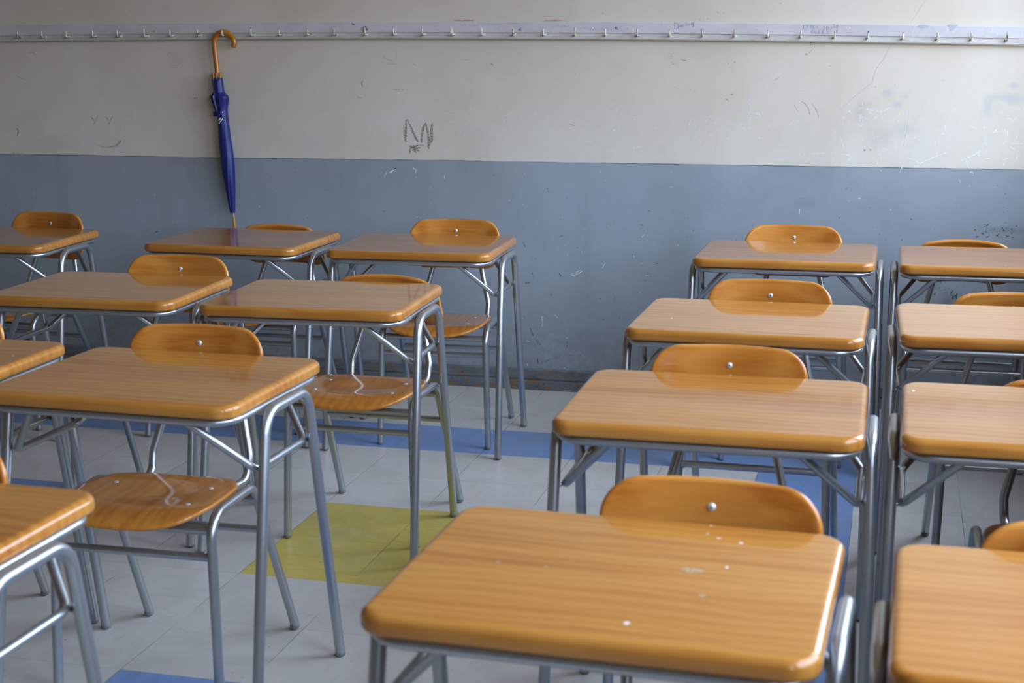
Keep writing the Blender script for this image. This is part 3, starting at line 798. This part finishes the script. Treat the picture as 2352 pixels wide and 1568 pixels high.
for i, x in enumerate(HK):
    x += .016*max(0, (1.61-x))/3.5
    z = ztop(x)-.0465-1.38; h = .026 if i in TALL else .021
    out = .052 if i == 8 else .040+rh.uniform(-.003, .003); tw = rh.uniform(-.003, .003)
    path = fillet([(x, -.008, z), (x+tw*.5, -out, z-.002), (x+tw, -out-.001, z+h)], .006, 5)
    mb = MB(); mb.tube(path, .0030, 10); mb.dome(path[-1], (0, 0, 1), .0030, .002, seg=10)
    mb.tube([(x, -.0095, z), (x, -.0125, z)], .0058, 12)
    mb.build('hook', M_HOOK, rail, 60)

# ------------------------------------------------------------------ umbrella hanging from a hook
M_HANDLE = None
def varnish():
    m = bpy.data.materials.new('varnished_cane'); N = NT(m); co = obj_coord(N)
    a = N.noise(N.mapping(co, (40, 40, 4)), 1, 4, .6, .5)
    N.set(Base_Color=N.ramp(a, [(.3, (.36, .105, .004)), (.7, (.56, .195, .010))]), Roughness=.35, Coat_Weight=.4, Coat_Roughness=.15)
    return m
M_HANDLE = varnish()
def cloth():
    m = bpy.data.materials.new('blue_nylon'); N = NT(m); co = obj_coord(N)
    a = N.noise(N.mapping(co, (1, 1, .2)), 60, 4, .6)
    N.set(Base_Color=N.mix(a, (.006, .010, .095), (.011, .020, .185)), Roughness=.42, Specular_IOR_Level=.4, Sheen_Weight=.05)
    N.bump(N.noise(co, 1400, 1, .5), .08, .0003)
    return m
M_BLUE = cloth(); M_BLUE2 = simple('blue_strap', (.009, .016, .18), .5); M_WHITE = simple('white_print', (.80, .80, .80), .5)
M_GOLD = simple('amber_rib_tip', (.36, .15, .02), .28, 0, Coat_Weight=.8)
M_STEEL = simple('steel_ferrule', (.60, .62, .66), .28, .9)
M_TIPW = simple('ochre_tip', (.40, .205, .035), .38)
UY = .5905
um0 = on_plane(512, 78, UY)
um = empty('umbrella', um0); tag(um, 'closed blue umbrella with curved wooden handle hanging from a hook', 'umbrella')
def L(px, py, dy=0): p = on_plane(px, py, UY)-um0; return Vector((p.x, p.y+dy, p.z))
ctr = [(500, 174), (497.5, 150), (494.5, 125), (492.5, 103), (492.5, 92), (495.5, 83.5), (502, 77), (511, 74), (521, 76.0), (530.5, 82), (536, 90), (538, 99), (536.5, 107.5)]
hp = []
for i in range(len(ctr)-1):                     # Catmull-Rom through the handle's centre line
    p0, p1, p2, p3 = [Vector(ctr[max(0, min(len(ctr)-1, i+k))]) for k in (-1, 0, 1, 2)]
    for k in range(5):
        t = k/5; q = .5*((2*p1)+(p2-p0)*t+(2*p0-5*p1+4*p2-p3)*t*t+(-p0+3*p1-3*p2+p3)*t**3); hp.append(L(q.x, q.y))
hp.append(L(*ctr[-1]))
mb = MB(); rad = [.0098+.0006*min(1, i/20) for i in range(len(hp))]
rad[-1] = .0098; e = hp[-1]; dirv = (hp[-1]-hp[-2]).normalized()
mb.tube(hp+[e+dirv*.0015, e+dirv*.0025], rad+[.0085, .006], 18)
mb.build('handle', M_HANDLE, um, 50)
# folded canopy: eight pleats wrapped round the stick
axis = [(498.8, 178.5, 12.0, .34), (499.0, 181, 12.3, .20), (499.5, 186, 12.5, .10), (501.5, 200, 12.8, .07), (502.5, 211, 13.0, .06), (503.6, 216, 15.5, .16), (504, 220, 20.5, .26), (505, 226, 20.8, .28), (506.5, 240, 17.6, .24), (508.5, 252, 14.6, .12), (510, 259, 13.2, .04),
        (511.5, 268, 12.6, .05), (513.5, 285, 13.5, .06), (516, 310, 14.4, .06), (519.5, 340, 15.3, .07), (523, 370, 15.4, .09), (525.5, 395, 14.9, .10), (528, 420, 13.6, .12), (530.5, 445, 11.2, .14), (532.5, 465, 8.8, .14), (534.2, 484, 6.8, .10), (534.6, 488, 6.2, .04), (534.8, 489, 4.0, 0)]
rings = []; NS = 64
fine_ax = []
for i in range(len(axis)-1):
    for k in range(3):
        t = k/3; fine_ax.append(tuple(axis[i][j]*(1-t)+axis[i+1][j]*t for j in range(4)))
fine_ax.append(axis[-1])
for i, (px, py, rpx, pl) in enumerate(fine_ax):
    c = L(px, py, 0); r = rpx*PXM; twist = .9*max(0, (py-258)/230.)+.25
    ring = []
    for j in range(NS):
        a = 2*PI*j/NS; q = (a*8/(2*PI)+twist*8/(2*PI)*1.5) % 1.0
        saw = q**1.6                                 # one-sided folds
        rr = r*(1-pl*1.0*(1-saw))
        yy = math.sin(a)*rr
        yy = max(min(yy, .031), -.036)
        ring.append(c+Vector((math.cos(a)*rr, yy, 0)))
    rings.append(ring)
mb = MB(); mb.rings(rings)
can = mb.build('canopy', M_BLUE, um, 35)
mb = MB()
c1, c2 = L(509.2, 255), L(510.8, 265)
ang = []
st_r = .0235
mb.rings([[c+Vector((math.cos(2*PI*j/40)*rr, math.sin(2*PI*j/40)*rr, .0025*math.sin(2*PI*j/40+1))) for j in range(40)] for c, rr in ((c1, st_r*.985), (c1, st_r*1.03), (c2, st_r*1.0), (c2, st_r*.96))], caps=False)
mb.box(tuple(L(492, 267, -.006)), tuple(L(496, 256, .004)))
mb.build('strap', M_BLUE2, can, 40)
# printed white emblem, wrapped on the front of the cloth
mb = MB()
def emb(pts, off):
    vs = []
    for px, py in pts:
        cx_ = 511.5+(py-268)*.118; rr = (13.6+(py-268)*.02)*PXM; p = L(px, py); cxp = L(cx_, py)
        dx = p.x-cxp.x; dy = -math.sqrt(max(0, rr*rr-dx*dx*.9))-.0012-off
        vs.append((p.x, p.y+dy, p.z))
    mb.add(vs, [tuple(range(len(vs)))])
emb([(507, 276), (508.5, 273), (511, 270.5), (511, 268.5), (513.5, 270.5), (512.5, 273.5), (509, 277)], 0)
emb([(511, 279), (516.4, 270.6), (518, 272), (513, 280)], 0)
emb([(510+1.9*math.cos(k), 281.5+1.9*math.sin(k)) for k in [2*PI*q/10 for q in range(10)]], 0)
for cx_, cy_ in ((518, 265), (517, 257)): emb([(cx_+1.25*math.cos(k), cy_+1.25*math.sin(k)) for k in [2*PI*q/8 for q in range(8)]], .0015)
mb.build('emblem', M_WHITE, can, 0)
for i in range(8):
    a = 2*PI*i/8+.35; c = L(498.3, 176); r = .0178
    p = c+Vector((math.cos(a)*r, math.sin(a)*r, -.010)); q = L(497.6, 168)+Vector((math.cos(a)*r*1.05, math.sin(a)*r*1.05, rh.uniform(-.002, .002)))
    mb = MB(); mb.tube([p, p.lerp(q, .5), q, q+(q-p)*.06], [.0030, .0034, .0036, .0022], 10); mb.build('rib_tip', M_GOLD, um)
mb = MB(); a, b = L(535, 487), L(536.2, 496.5); mb.tube([a, a.lerp(b, .2), b, b+(b-a)*.05], [.0068, .0064, .0056, .004], 16); mb.build('ferrule', M_STEEL, um)
mb = MB(); a, b = L(536.2, 496), L(541.0, 542); mb.tube([a, a.lerp(b, .3), a.lerp(b, .95), b], [.0056, .0066, .0056, .003], 16); mb.build('tip', M_TIPW, um)

# ------------------------------------------------------------------ daylight
wd = bpy.data.worlds.new('world'); SC.world = wd; wd.use_nodes = True
t = wd.node_tree; t.nodes.clear()
o = t.nodes.new('ShaderNodeOutputWorld'); bg = t.nodes.new('ShaderNodeBackground'); tc = t.nodes.new('ShaderNodeTexCoord'); se = t.nodes.new('ShaderNodeSeparateXYZ'); rp = t.nodes.new('ShaderNodeValToRGB')
t.links.new(tc.outputs['Generated'], se.inputs[0]); t.links.new(se.outputs[2], rp.inputs[0]); t.links.new(rp.outputs[0], bg.inputs[0]); t.links.new(bg.outputs[0], o.inputs[0])
e = rp.color_ramp.elements; e[0].position = 0; e[0].color = (.16, .155, .14, 1); e[1].position = 1; e[1].color = (.73, .90, 1.18, 1)
q = e.new(.02); q.color = (.30, .31, .31, 1); q = e.new(.10); q.color = (.73, .87, 1.12, 1)
bg.inputs[1].default_value = 10.8
SC.view_settings.exposure = 0.0
cy_ = SC.cycles
cy_.max_bounces = 10; cy_.diffuse_bounces = 6; cy_.glossy_bounces = 5; cy_.transparent_max_bounces = 12
cy_.sample_clamp_indirect = 6; cy_.use_denoising = True; cy_.caustics_reflective = False; cy_.caustics_refractive = False
